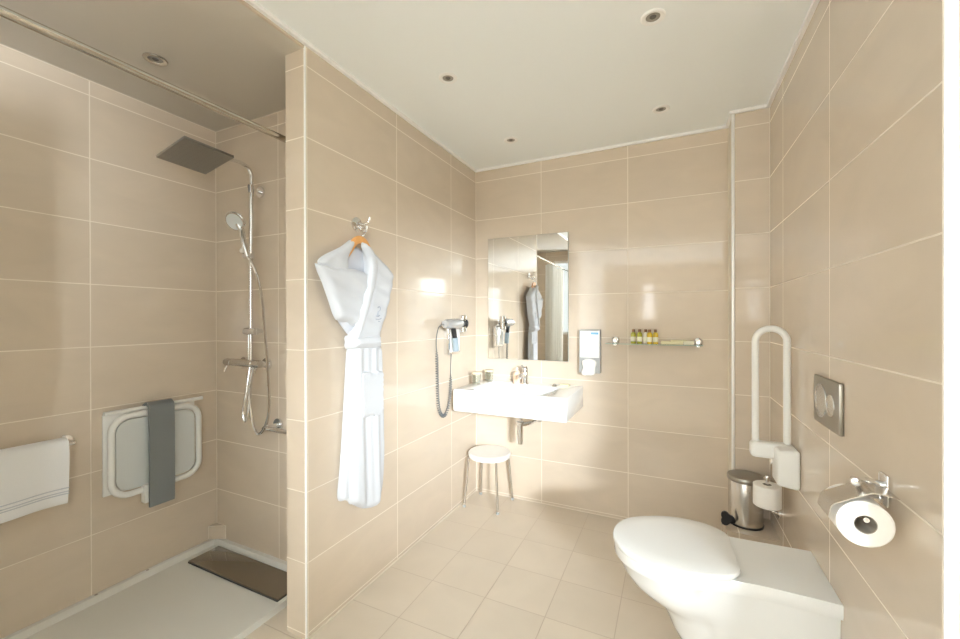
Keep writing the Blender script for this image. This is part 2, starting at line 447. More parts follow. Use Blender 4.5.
# small tiled corner block in the shower
bm = NB()
loft(bm, [[(XS, YS-0.050, z), (XS+0.085, YS, z), (XS, YS, z)] for z in (0.033, 0.112)])
tag(finish('corner_block', bm, M['tile_sside'], smooth=0), 'small tiled triangular block in the shower corner by the drain', 'corner block')
bm = NB()
for z in (0.036, 0.112): tube(bm, [(XS+0.002, YS-0.051, z), (XS+0.086, YS-0.002, z)], 0.002, 6)
for p in ((XS+0.002, YS-0.051), (XS+0.086, YS-0.002)): tube(bm, [(p[0], p[1], 0.036), (p[0], p[1], 0.112)], 0.002, 6)
o = bpy.data.objects['corner_block']; finish('grout_line', bm, M['silicone'], o)

# ------------------------------------------------------------------ DOWNLIGHTS
def downlight(loc, label, z):
    r = thing('ceiling_downlight', (loc[0], loc[1], z), label, 'ceiling light', 'recessed downlights in the ceilings')
    lathe_bm = lathe(NB(), [(0.026, -0.001), (0.028, -0.004), (0.040, -0.006), (0.045, -0.003), (0.045, 0)], (loc[0], loc[1], z), seg=40)
    finish('trim_ring', lathe_bm, M['trimwhite'] if z > HS+0.001 else M['brushed'], r)
    finish('reflector', lathe(NB(), [(0.027, -0.001), (0.020, -0.0006), (0.012, -0.0004)], (loc[0], loc[1], z), seg=32), M['lamp_glass'], r)
    finish('bulb', lathe(NB(), [(0.0125, -0.0005), (0.010, -0.003), (0, -0.004)], (loc[0], loc[1], z), seg=24), M['bulb'], r)
    return r
d0 = downlight((1.327, -1.154), 'large-looking white round ceiling downlight nearest the camera, at the top edge', H)
copy_tree(d0, (0.415, -1.153, H), 'white round recessed ceiling downlight between the robe partition and the nearest downlight')
copy_tree(d0, (0.446, -0.388, H), 'white round ceiling downlight in the far corner above the sink, smallest looking')
copy_tree(d0, (1.339, -0.390, H), 'white round recessed ceiling downlight near the tiled pillar top')
downlight((-0.649, -1.864), 'grey rimmed recessed downlight in the darker shower ceiling', HS)

# ------------------------------------------------------------------ SHOWER TRAY
r = thing('shower_tray', (-0.7, -2.6, 0), 'low white acrylic shower tray with raised rim in the alcove', 'shower tray')
bm = NB()
x0, x1, y0, y1 = XS+0.001, -0.245, YSF+0.001, YS-0.001
box(bm, x0, x1, y0, y1, 0.0005, 0.010)
tray = finish('tray_base', bm, M['acrylic'], r, smooth=0)
bm = NB()
# rim with a sloping inner side, mitred at its corners
def rimring(off, z): return [(x0+off, y0+off, z), (x1-off, y0+off, z), (x1-off, y1-off, z), (x0+off, y1-off, z)]
loft(bm, [rimring(0, 0.0101), rimring(0, 0.032), rimring(0.024, 0.032), rimring(0.034, 0.024), rimring(0.044, 0.0125), rimring(0.046, 0.0101)], False, False)
finish('tray_rim', bm, M['acrylic'], r, smooth=20)
dp = NB(); box(dp, XS+0.105, x1-0.048, YS-0.218, YS-0.055, 0.0185, 0.0235, 0.001)
dc = finish('drain_cover', dp, M['tinted'], r); dc['label'] = 'smoky brown rectangular drain cover'
dp = NB(); box(dp, XS+0.103, x1-0.046, YS-0.220, YS-0.053, 0.0101, 0.0185)
finish('drain_channel', dp, M['dark'], r, smooth=0)
for (cx, cy) in ((XS+0.012, -1.90), (XS+0.012, -1.69), (-0.43, YS-0.012)):
    finish('rim_plug', lathe(NB(), [(0.007, 0), (0.006, 0.001), (0, 0.0012)], (cx, cy, 0.032), seg=14), M['steel_dark'], r)

# ------------------------------------------------------------------ SHOWER COLUMN
r = thing('shower_set', (-0.70, -1.39, 0.8), 'chrome thermostatic shower column with square overhead rose and hand shower', 'shower')
bm = NB()
tube(bm, smooth_pts([(-0.700, -1.39, 1.11), (-0.698, -1.39, 1.6), (-0.693, -1.388, 2.09), (-0.690, -1.392, 2.145), (-0.688, -1.412, 2.174), (-0.686, -1.455, 2.187), (-0.684, -1.52, 2.183), (-0.683, -1.62, 2.168), (-0.683, -1.68, 2.162)], 6), 0.0105, 14)
finish('riser_pipe', bm, M['chrome'], r)
bm = NB()
q = [(-0.860, -1.775), (-0.505, -1.80), (-0.515, -1.600), (-0.868, -1.570)]
q = [(-0.846, -1.768), (-0.500, -1.830), (-0.516, -1.602), (-0.872, -1.525)]
loft(bm, [[(x, y, z) for x, y in q] for z in (2.130, 2.141)])
hd = finish('rain_head', bm, M['rose'], r, smooth=0)
bm = NB(); cyl(bm, (-0.683, -1.68, 2.1412), (-0.683, -1.68, 2.158), 0.030); cyl(bm, (-0.683, -1.68, 2.158), (-0.683, -1.68, 2.175), 0.016)
finish('head_joint', bm, M['chrome'], r)
bm = NB()
c = Vector((-0.684, -1.677, 2.1296))
ex = (Vector((q[1][0], q[1][1], 0))-Vector((q[0][0], q[0][1], 0)))/2; ey = (Vector((q[3][0], q[3][1], 0))-Vector((q[0][0], q[0][1], 0)))/2
for i in range(-6, 7):
    for j in range(-4, 5):
        p = c+ex*(i/7)+ey*(j/5); lathe(bm, [(0.0025, 0), (0.0018, -0.0008), (0, -0.0008)], p, seg=6)
finish('spray_nozzles', bm, M['rose'], hd)
bm = NB()
cyl(bm, (-0.700, YS-0.001, 2.066), (-0.700, YS-0.012, 2.066), 0.030); cyl(bm, (-0.700, YS-0.012, 2.066), (-0.700, -1.392, 2.066), 0.010); cyl(bm, (-0.698, -1.39, 2.045), (-0.698, -1.39, 2.087), 0.016)
finish('wall_bracket', bm, M['chrome'], r)
bm = NB()
lathe(bm, [(0, -0.150), (0.019, -0.148), (0.0205, -0.14), (0.0205, -0.095), (0.018, -0.092), (0.0215, -0.088), (0.0215, 0.088), (0.018, 0.092), (0.0205, 0.095), (0.0205, 0.14), (0.019, 0.148), (0, 0.150)], (-0.770, -1.39, 1.107), 'X', seg=24)
finish('thermostat_bar', bm, M['brushed'], r)
for cx in (-0.845, -0.651):
    bm = NB()
    cyl(bm, (cx, YS-0.001, 1.100), (cx, YS-0.014, 1.100), 0.034); cyl(bm, (cx, YS-0.014, 1.100), (cx, -1.372, 1.102), 0.018)
    finish('inlet_flange', bm, M['chrome'], r)
for cx in (-0.895, -0.640):
    finish('control_lever', tube(NB(), [(cx, -1.40, 1.085), (cx-0.001, -1.408, 1.070), (cx-0.002, -1.412, 1.055)], [0.007, 0.005, 0.004], 10), M['chrome'], r)
bm = NB(); cyl(bm, (-0.745, -1.39, 1.284), (-0.655, -1.39, 1.284), 0.019); cyl(bm, (-0.700, -1.39, 1.284), (-0.700, YS-0.001, 1.284), 0.011)
finish('diverter', bm, M['chrome'], r)
bm = NB(); cyl(bm, (-0.745, -1.395, 1.700), (-0.680, -1.395, 1.700), 0.014); cyl(bm, (-0.698, -1.39, 1.68), (-0.698, -1.39, 1.722), 0.018); cyl(bm, (-0.700, -1.41, 1.712), (-0.688, -1.445, 1.722), 0.016)
finish('slider', bm, M['chrome'], r)
hdir = Vector((0.30, -0.80, -0.50)).normalized()
hc = Vector((-0.712, -1.470, 1.872))
bm = NB(); lathe(bm, [(0, 0.004), (0.050, 0.004), (0.054, 0), (0.052, -0.012), (0.032, -0.026), (0, -0.030)], hc, seg=32, d=hdir)
tube(bm, smooth_pts([hc-hdir*0.018, hc-hdir*0.018+Vector((0.02, 0.012, -0.05)), (-0.668, -1.452, 1.76), (-0.652, -1.440, 1.685)], 5), [0.018]*5+[0.014]*5+[0.012]*6, 14)
hs = finish('hand_shower', bm, M['chrome'], r)
bm = NB(); lathe(bm, [(0, 0.0052), (0.043, 0.0052), (0.043, 0.0045)], hc, seg=28, d=hdir)
finish('spray_face', bm, M['panelgrey'], hs)
bm = NB()
tube(bm, smooth_pts([(-0.652, -1.440, 1.684), (-0.640, -1.43, 1.660), (-0.590, -1.43, 1.582), (-0.552, -1.43, 1.452), (-0.533, -1.43, 1.294), (-0.512, -1.43, 1.117), (-0.499, -1.43, 0.905), (-0.525, -1.43, 0.798), (-0.584, -1.43, 0.743), (-0.628, -1.43, 0.800), (-0.655, -1.43, 0.945), (-0.672, -1.41, 1.02), (-0.668, -1.395, 1.087)], 8), 0.0075, 10)
finish('hose', bm, M['chrome'], r)
bm = NB()
tube(bm, smooth_pts([(-0.710, -1.39, 1.087), (-0.715, -1.41, 0.936), (-0.738, -1.41, 0.841), (-0.722, -1.41, 0.790), (-0.695, -1.41, 0.845), (-0.683, -1.405, 0.967), (-0.690, -1.39, 1.087)], 8), 0.0065, 10)
finish('hose', bm, M['chrome'], r)
bm = NB(); tube(bm, [(-0.725, -1.385, 1.122), (-0.725, -1.385, 1.27)], 0.007, 10)
finish('supply_pipe', bm, M['chrome'], r)

# grab bar low on the shower back wall
r = thing('shower_grab_bar', (-0.4, YS, 0.74), 'short chrome grab bar low on the shower back wall', 'grab bar')
bm = NB(); tube(bm, [(-0.590, -1.395, 0.765), (-0.150, -1.395, 0.765)], 0.013, 14); finish('bar', bm, M['chrome'], r)
for cx in (-0.56, -0.19):
    bm = NB(); cyl(bm, (cx, YS-0.001, 0.772), (cx, YS-0.012, 0.772), 0.034); cyl(bm, (cx, YS-0.012, 0.772), (cx, -1.395, 0.766), 0.013); finish('flange', bm, M['chrome'], r)

# curtain rod and curtain
r = thing('curtain_rod', (-0.15, -2.6, 2.138), 'long chrome curtain rod crossing the top of the shower opening', 'curtain rod')
bm = NB(); tube(bm, [(-0.15, YSF+0.006, 2.125), (-0.15, YS-0.006, 2.147)], 0.0135, 20); finish('rod', bm, M['rodsteel'], r)
for yy, a in ((YS-0.001, -1), (YSF+0.001, 1)):
    bm = NB(); cyl(bm, (-0.15, yy, 2.146 if a < 0 else 2.125), (-0.15, yy+a*0.012, 2.146 if a < 0 else 2.125), 0.030); finish('flange', bm, M['brushed'], r)
r = thing('shower_curtain', (-0.15, -2.9, 0.07), 'white shower curtain gathered on the rod, seen in the mirror', 'curtain')
bm = NB()
ys0, ys1 = -2.58, -3.40; n = 150; rows = []
for j in range(11):
    z = 2.095-j*(2.095-0.07)/10; row = []
    for i in range(n+1):
        u = i/n; amp = 0.035+0.012*math.sin(3*u*PI+j*0.2)
        row.append(bm.verts.new((-0.15+amp*math.sin(u*2*PI*11+0.15*math.sin(j*0.6)), ys0+(ys1-ys0)*u, z)))
    rows.append(row)
for j in range(10):
    for i in range(n): bm.faces.new((rows[j][i], rows[j][i+1], rows[j+1][i+1], rows[j+1][i]))
geom = bm.faces[:]; bmesh.ops.solidify(bm, geom=geom, thickness=0.003)
finish('curtain_cloth', bm, M['curtain'], r, smooth=80)
for i in range(12):
    yy = ys0+(ys1-ys0)*(i+0.25)/12
    bm = NB(); tube(bm, [(-0.15+0.024*math.cos(a), yy, 2.125+0.028*math.sin(a)) for a in [2*PI*k/16 for k in range(16)]], 0.002, 6, closed=True)
    finish('curtain_ring', bm, M['brushed'], r)

# ------------------------------------------------------------------ FOLDING SHOWER SEAT
r = thing('folding_shower_seat', (XS, -1.65, 0.34), 'white folding shower seat with grey strap, folded up against the wall', 'shower seat')
X = XS
bm = NB(); box(bm, X+0.001, X+0.012, -1.872, -1.455, 0.485, 0.885, 0.004); finish('back_plate', bm, M['plastic'], r)
bm = NB()
def rrect(yc0, yc1, z0, z1, rad, n=6):
    out = []
    for (cy, cz, a0) in ((yc1-rad, z1-rad, 0), (yc0+rad, z1-rad, PI/2), (yc0+rad, z0+rad, PI), (yc1-rad, z0+rad, 3*PI/2)):
        for k in range(n+1):
            a = a0+PI/2*k/n; out.append((cy+rad*math.cos(a), cz+rad*math.sin(a)))
    return out
tube(bm, [(X+0.048, y, z) for y, z in rrect(-1.855, -1.455, 0.475, 0.868, 0.075)], 0.015, 12, closed=True)
finish('tube_frame', bm, M['plastic'], r)
bm = NB(); ring = rrect(-1.835, -1.475, 0.495, 0.848, 0.06)
loft(bm, [[(X+0.030, y, z) for y, z in ring], [(X+0.046, y, z) for y, z in ring]])
finish('seat_panel', bm, M['panelgrey'], r, smooth=30)
bm = NB(); tube(bm, [(X+0.030, -1.875, 0.893), (X+0.030, -1.425, 0.893)], 0.0105, 12); finish('hinge_bar', bm, M['plastic'], r)
bm = NB(); box(bm, X+0.034, X+0.072, -1.728, -1.588, 0.408, 0.50, 0.003)
finish('foot_block', bm, M['plastic'], r)
bm = NB()
prof = [(X+0.020, 0.905), (X+0.050, 0.922), (X+0.075, 0.912), (X+0.086, 0.885), (X+0.088, 0.70), (X+0.088, 0.408), (X+0.078, 0.400), (X+0.0765, 0.408), (X+0.0765, 0.70), (X+0.072, 0.882), (X+0.064, 0.900), (X+0.050, 0.908), (X+0.022, 0.896)]
P = [(p.x, p.y) for p in smooth_pts([(a, b, 0) for a, b in prof], 3, True)]
loft(bm, [[(x, -1.714, z) for x, z in P], [(x, -1.598, z) for x, z in P]])
s = finish('grey_strap', bm, M['greyseat'], r, smooth=40); s['label'] = 'wide dark grey strap'

# ------------------------------------------------------------------ TOWEL RAIL + TOWEL
r = thing('towel_rail', (X, -2.4, 0.79), 'chrome towel rail on the shower side wall, round end flange showing', 'towel rail')
bm = NB(); tube(bm, [(X+0.072, -1.996, 0.797), (X+0.072, -2.642, 0.797)], 0.010, 12); finish('rail', bm, M['chrome'], r)
for yy in (-2.006, -2.632):
    bm = NB(); cyl(bm, (X+0.001, yy, 0.797), (X+0.012, yy, 0.797), 0.027); cyl(bm, (X+0.012, yy, 0.797), (X+0.072, yy, 0.797), 0.011)
    finish('flange', bm, M['chrome'], r)
r = thing('hand_towel', (X+0.072, -2.3, 0.53), 'white terry hand towel folded over the chrome rail', 'towel')
bm = NB(); n = 40; rings = []
sec = [(0.027, 0.545), (0.026, 0.68), (0.028, 0.79), (0.046, 0.822), (0.072, 0.828), (0.098, 0.820), (0.108, 0.79), (0.110, 0.68), (0.112, 0.60), (0.110, 0.535), (0.094, 0.531), (0.092, 0.60), (0.090, 0.70), (0.090, 0.785), (0.085, 0.806), (0.072, 0.811), (0.056, 0.806), (0.048, 0.785), (0.046, 0.70), (0.044, 0.55)]
S = [(p.x, p.y) for p in smooth_pts([(a, b, 0) for a, b in sec], 3, True)]
for i in range(n+1):
    u = i/n; y = -2.026-0.55*u
    rg = []
    for (a, z) in S:
        k2 = max(0, min(1, (0.80-z)/0.25))
        rg.append((X+a+0.004*math.sin(u*17+z*5)*k2, y+0.006*k2*math.sin(z*9), z+0.018*k2+0.003*math.sin(u*9)*k2))
    rings.append(rg)
loft(bm, rings); tw = finish('towel_cloth', bm, M['towel'], r, smooth=60)
bm = NB()
for zz in (0.575, 0.585, 0.60):
    tube(bm, [(X+0.113+0.004*math.sin(u*17+zz*5)*0.9, -2.028-0.54*u, zz+0.014+0.003*math.sin(u*9)) for u in [i/30 for i in range(31)]], 0.0022, 6)
finish('woven_stripe', bm, M['robein'], tw)

# ------------------------------------------------------------------ ROBE, HANGER, HOOK
r = thing('robe_hook', (0, -1.333, 1.80), 'chrome round wall hook holding the hanger and robe', 'hook')
bm = NB(); lathe(bm, [(0, 0.001), (0.034, 0.001), (0.034, 0.008), (0.026, 0.012), (0.012, 0.014), (0.011, 0.020), (0, 0.021)], (0, -1.333, 1.812), 'X', seg=28); finish('rose', bm, M['chrome'], r)
bm = NB()
tube(bm, smooth_pts([(0.012, -1.333, 1.815), (0.040, -1.322, 1.812), (0.060, -1.315, 1.822), (0.066, -1.312, 1.845)], 5), 0.006, 10)
tube(bm, smooth_pts([(0.012, -1.333, 1.800), (0.030, -1.333, 1.780), (0.050, -1.333, 1.770), (0.066, -1.333, 1.780), (0.070, -1.333, 1.797)], 5), 0.006, 10)
finish('prong', bm, M['chrome'], r)
r = thing('coat_hanger', (0.05, -1.35, 1.60), 'orange wooden coat hanger, its curved top showing at the robe collar', 'hanger')
bm = NB()
ws = smooth_pts([(0.050, -1.50, 1.600), (0.050, -1.445, 1.655), (0.052, -1.40, 1.712), (0.052, -1.362, 1.725), (0.052, -1.325, 1.708), (0.052, -1.295, 1.66), (0.052, -1.265, 1.615)], 6)
rg = []
for i, p in enumerate(ws):
    tt = (ws[min(i+1, len(ws)-1)]-ws[max(i-1, 0)]).normalized(); nn = Vector((0, -tt.z, tt.y))
    rg.append([p+Vector((0.007, 0, 0))+nn*0.020, p+Vector((-0.007, 0, 0))+nn*0.016, p+Vector((-0.009, 0, 0)), p+Vector((-0.007, 0, 0))-nn*0.016, p+Vector((0.007, 0, 0))-nn*0.016, p+Vector((0.009, 0, 0))])
loft(bm, rg); finish('hanger_bar', bm, M['wood'], r, smooth=50)
bm = NB(); tube(bm, smooth_pts([(0.052, -1.36, 1.735), (0.052, -1.352, 1.748), (0.050, -1.333, 1.757), (0.050, -1.322, 1.778), (0.052, -1.333, 1.792), (0.052, -1.348, 1.784)], 6), 0.0025, 8); finish('hanger_hook', bm, M['chrome'], r)

r = thing('bathrobe', (0.05, -1.33, 0.42), 'white bathrobe with tied belt and small emblem hanging on the tiled partition', 'bathrobe')
def fold_skirt(y, z): return 0.007*math.sin((y+1.4)*55+z*1.5)*min(1, (1.25-z)*1.2+0.25)+0.003*math.sin(y*120+z*4)
def fold_soft(y, z): return 0.004*mnoise.noise(Vector((y*16, z*9, 1.0)))
def fold_diag(y, z): return 0.0035*math.sin((z*1.0+y*0.35)*75)*0.8+0.003*mnoise.noise(Vector((y*14, z*9, 4.0)))
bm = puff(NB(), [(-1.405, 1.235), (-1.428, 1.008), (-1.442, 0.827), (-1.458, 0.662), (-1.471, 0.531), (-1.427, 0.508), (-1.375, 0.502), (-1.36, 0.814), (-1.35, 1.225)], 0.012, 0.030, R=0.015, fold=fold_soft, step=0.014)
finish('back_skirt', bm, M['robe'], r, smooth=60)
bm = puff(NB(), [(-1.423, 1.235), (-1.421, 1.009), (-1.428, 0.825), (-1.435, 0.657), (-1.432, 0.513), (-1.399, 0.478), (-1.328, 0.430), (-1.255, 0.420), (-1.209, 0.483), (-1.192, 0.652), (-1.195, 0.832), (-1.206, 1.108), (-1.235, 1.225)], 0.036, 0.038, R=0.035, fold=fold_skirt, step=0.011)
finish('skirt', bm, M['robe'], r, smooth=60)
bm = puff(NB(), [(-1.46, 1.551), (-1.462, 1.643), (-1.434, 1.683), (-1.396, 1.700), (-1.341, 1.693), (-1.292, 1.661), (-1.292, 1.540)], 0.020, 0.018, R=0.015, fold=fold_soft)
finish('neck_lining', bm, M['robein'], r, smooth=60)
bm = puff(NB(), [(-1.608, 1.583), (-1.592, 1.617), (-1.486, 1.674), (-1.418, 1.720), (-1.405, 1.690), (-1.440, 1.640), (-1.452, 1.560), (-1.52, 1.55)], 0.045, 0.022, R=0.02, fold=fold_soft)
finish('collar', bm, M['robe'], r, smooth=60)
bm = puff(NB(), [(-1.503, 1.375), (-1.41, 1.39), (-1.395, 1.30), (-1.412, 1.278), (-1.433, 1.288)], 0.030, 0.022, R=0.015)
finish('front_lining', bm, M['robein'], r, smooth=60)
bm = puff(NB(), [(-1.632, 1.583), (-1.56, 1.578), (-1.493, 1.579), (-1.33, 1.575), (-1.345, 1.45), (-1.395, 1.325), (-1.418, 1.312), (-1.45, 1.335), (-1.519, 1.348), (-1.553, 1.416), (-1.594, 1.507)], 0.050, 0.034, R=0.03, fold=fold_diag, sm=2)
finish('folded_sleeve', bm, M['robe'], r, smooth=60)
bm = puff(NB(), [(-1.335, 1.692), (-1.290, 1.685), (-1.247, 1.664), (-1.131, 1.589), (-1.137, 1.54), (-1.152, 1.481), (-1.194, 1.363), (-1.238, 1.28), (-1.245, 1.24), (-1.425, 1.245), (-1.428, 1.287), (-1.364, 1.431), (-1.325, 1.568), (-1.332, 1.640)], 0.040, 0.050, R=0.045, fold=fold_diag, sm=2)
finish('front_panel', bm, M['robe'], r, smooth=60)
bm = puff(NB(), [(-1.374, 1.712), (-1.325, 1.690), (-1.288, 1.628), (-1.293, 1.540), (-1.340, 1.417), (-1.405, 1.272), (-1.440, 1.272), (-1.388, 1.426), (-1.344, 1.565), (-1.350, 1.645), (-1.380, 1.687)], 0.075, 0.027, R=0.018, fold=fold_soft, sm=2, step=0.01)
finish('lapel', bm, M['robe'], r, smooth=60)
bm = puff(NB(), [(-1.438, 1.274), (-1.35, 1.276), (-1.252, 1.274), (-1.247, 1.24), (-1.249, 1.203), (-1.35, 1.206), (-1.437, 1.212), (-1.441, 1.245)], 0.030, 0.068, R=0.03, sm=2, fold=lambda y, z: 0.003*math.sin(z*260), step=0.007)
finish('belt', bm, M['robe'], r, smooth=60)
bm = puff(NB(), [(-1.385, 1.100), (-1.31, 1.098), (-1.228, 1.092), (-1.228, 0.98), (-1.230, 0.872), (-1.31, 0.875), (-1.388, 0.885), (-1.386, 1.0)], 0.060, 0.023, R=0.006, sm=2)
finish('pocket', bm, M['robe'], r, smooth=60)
bm = NB()
def strk(pts, rr=0.0020): tube(bm, smooth_pts([(0.0955, y, z) for y, z in pts], 4), rr, 6)
strk([(-1.290, 1.405), (-1.275, 1.411), (-1.268, 1.398), (-1.282, 1.388)]); strk([(-1.286, 1.392), (-1.287, 1.378), (-1.288, 1.362)])
strk([(-1.302, 1.366), (-1.288, 1.362), (-1.272, 1.369)]); strk([(-1.303, 1.350), (-1.285, 1.348), (-1.262, 1.353)]); strk([(-1.284, 1.340), (-1.270, 1.336)])
e = finish('emblem', bm, M['robe_logo'], r); e['label'] = 'small blue grey stitched emblem'

# ------------------------------------------------------------------ HAIR DRYER
r = thing('hair_dryer', (0.0, -0.43, 1.10), 'silver wall hair dryer in its holder with dark coiled cord, left of mirror', 'hair dryer')
bm = NB(); box(bm, 0.001, 0.045, -0.505, -0.345, 1.110, 1.290, 0.008); finish('wall_holder', bm, M['chrome'], r)
bm = NB(); box(bm, 0.045, 0.050, -0.490, -0.360, 1.125, 1.280, 0.002); finish('holder_face', bm, M['plastic'], r)
bm = NB(); lathe(bm, [(0, -0.13), (0.024, -0.125), (0.031, -0.10), (0.034, -0.03), (0.036, 0.04), (0.030, 0.09), (0.024, 0.10)], (0.085, -0.500, 1.318), seg=24, d=(0.02, 1, 0.0))
br = finish('barrel', bm, M['dryer'], r)
bm = NB(); lathe(bm, [(0.022, -0.02), (0.028, 0), (0.030, 0.02), (0.037, 0.022), (0.037, 0.030), (0.026, 0.034), (0.026, 0.0)], (0.090, -0.405, 1.318), seg=24, d=(0.02, 1, 0.0)); finish('nozzle', bm, M['black'], br)
bm = NB(); lathe(bm, [(0.020, -0.06), (0.026, -0.055), (0.027, 0.05), (0.020, 0.058)], (0.086, -0.385, 1.318), 'Z', seg=20); lathe(bm, [(0.030, -0.006), (0.033, 0), (0.030, 0.006)], (0.086, -0.385, 1.320), 'Z', seg=20); finish('front_cuff', bm, M['chrome'], r)
bm = NB(); tube(bm, smooth_pts([(0.085, -0.520, 1.30), (0.085, -0.505, 1.255), (0.085, -0.495, 1.22)], 5), 0.017, 14); finish('handle', bm, M['black'], r)
bm = NB(); tube(bm, smooth_pts([(0.085, -0.495, 1.225), (0.085, -0.487, 1.18), (0.085, -0.480, 1.135)], 5), [0.021]*11, 14); finish('grip', bm, M['bluegrey'], r)
bm = NB(); path = smooth_pts([(0.085, -0.62, 1.315), (0.06, -0.655, 1.300), (0.03, -0.640, 1.22), (0.028, -0.632, 1.10), (0.028, -0.625, 0.92), (0.030, -0.615, 0.78), (0.030, -0.570, 0.715), (0.030, -0.515, 0.720), (0.030, -0.475, 0.79), (0.028, -0.455, 0.90), (0.026, -0.448, 1.02), (0.026, -0.440, 1.112)], 130)
hel = []; L = 0; prev = path[0]
for i, p in enumerate(path):
    L += (p-prev).length; prev = p
    tt = (path[min(i+1, len(path)-1)]-path[max(i-1, 0)]).normalized()
    a = Vector((1, 0, 0)); a = (a-tt*a.dot(tt)).normalized(); b = tt.cross(a)
    z = p.z
    coil = 0.0090*min(1, max(0, (i-330)/60), max(0, (len(path)-170-i)/60))
    hel.append(p+(a*math.cos(L*2*PI/0.016)+b*math.sin(L*2*PI/0.016))*coil)
tube(bm, hel, 0.0030, 5); finish('coiled_cord', bm, M['cord'], r)

# ------------------------------------------------------------------ MIRROR
r = thing('wall_mirror', (0.423, 0, 1.046), 'large frameless rectangular wall mirror above the white sink', 'mirror')
bm = NB(); box(bm, 0.113, 0.733, -0.016, -0.001, 1.046, 1.963); finish('mirror_backing', bm, M['mirroredge'], r, smooth=0)
bm = NB(); box(bm, 0.1145, 0.7315, -0.020, -0.0161, 1.0475, 1.9615, 0.001, 1); finish('mirror_glass', bm, M['mirror'], r, smooth=0)

# ------------------------------------------------------------------ SINK
r = thing('washbasin', (0.45, -0.25, 0.735), 'wide white rectangular wall-hung washbasin under the mirror', 'sink')
sx0, sx1, sy0, sy1, sz0, sz1 = 0.070, 0.835, -0.500, -0.001, 0.735, 0.880
bm = NB()
def rect(x0, x1, y0, y1, z, rad=0.012, n=5):
    out = []
    for (cx, cy, a0) in ((x1-rad, y1-rad, 0), (x0+rad, y1-rad, PI/2), (x0+rad, y0+rad, PI), (x1-rad, y0+rad, 3*PI/2)):
        for k in range(n+1):
            a = a0+PI/2*k/n; out.append((cx+rad*math.cos(a), cy+rad*math.sin(a), z))
    return out
loft(bm, [rect(sx0+0.03, sx1-0.03, sy0+0.03, sy1, sz0+0.002), rect(sx0+0.006, sx1-0.006, sy0+0.006, sy1, sz0), rect(sx0, sx1, sy0, sy1, sz0+0.006), rect(sx0, sx1, sy0, sy1, sz1-0.006), rect(sx0+0.006, sx1-0.006, sy0+0.006, sy1, sz1),
          rect(0.185, 0.715, sy0+0.035, -0.150, sz1, 0.05), rect(0.190, 0.710, sy0+0.041, -0.156, sz1-0.005, 0.05), rect(0.205, 0.695, sy0+0.06, -0.165, sz1-0.06, 0.06), rect(0.25, 0.65, sy0+0.10, -0.19, sz1-0.105, 0.07), rect(0.43, 0.47, -0.32, -0.28, sz1-0.115, 0.019)], True, True)
finish('basin', bm, M['ceramic'], r, smooth=50)
bm = NB(); lathe(bm, [(0, 0.004), (0.018, 0.004), (0.022, 0.001), (0.022, 0)], (0.45, -0.30, sz1-0.1145), seg=24); finish('drain_plug', bm, M['chrome'], r)
bm = NB(); lathe(bm, [(0.011, 0.0), (0.011, -0.003), (0.007, -0.004), (0.007, -0.001), (0, -0.001)], (0.45, -0.1585, sz1-0.035), 'Y', seg=20); finish('overflow_ring', bm, M['chrome'], r)
r = thing('mixer_tap', (0.43, -0.085, 0.88), 'chrome single lever mixer tap at the back of the washbasin', 'tap')
bm = NB(); lathe(bm, [(0, 0.0003), (0.027, 0.0003), (0.027, 0.008), (0.023, 0.014), (0.022, 0.085), (0.020, 0.092), (0, 0.093)], (0.435, -0.085, 0.88), seg=24); tube(bm, smooth_pts([(0.435, -0.095, 0.935), (0.438, -0.15, 0.950), (0.442, -0.205, 0.948), (0.443, -0.212, 0.932)], 5), [0.015]*11+[0.012]*5, 14); finish('tap_body', bm, M['chrome'], r)
bm = NB(); lathe(bm, [(0.021, 0), (0.022, 0.02), (0.016, 0.032), (0, 0.034)], (0.435, -0.085, 0.974), seg=24); tube(bm, [(0.435, -0.09, 1.000), (0.437, -0.14, 1.016), (0.438, -0.16, 1.020)], [0.009, 0.007, 0.006], 10); finish('lever', bm, M['chrome'], r)
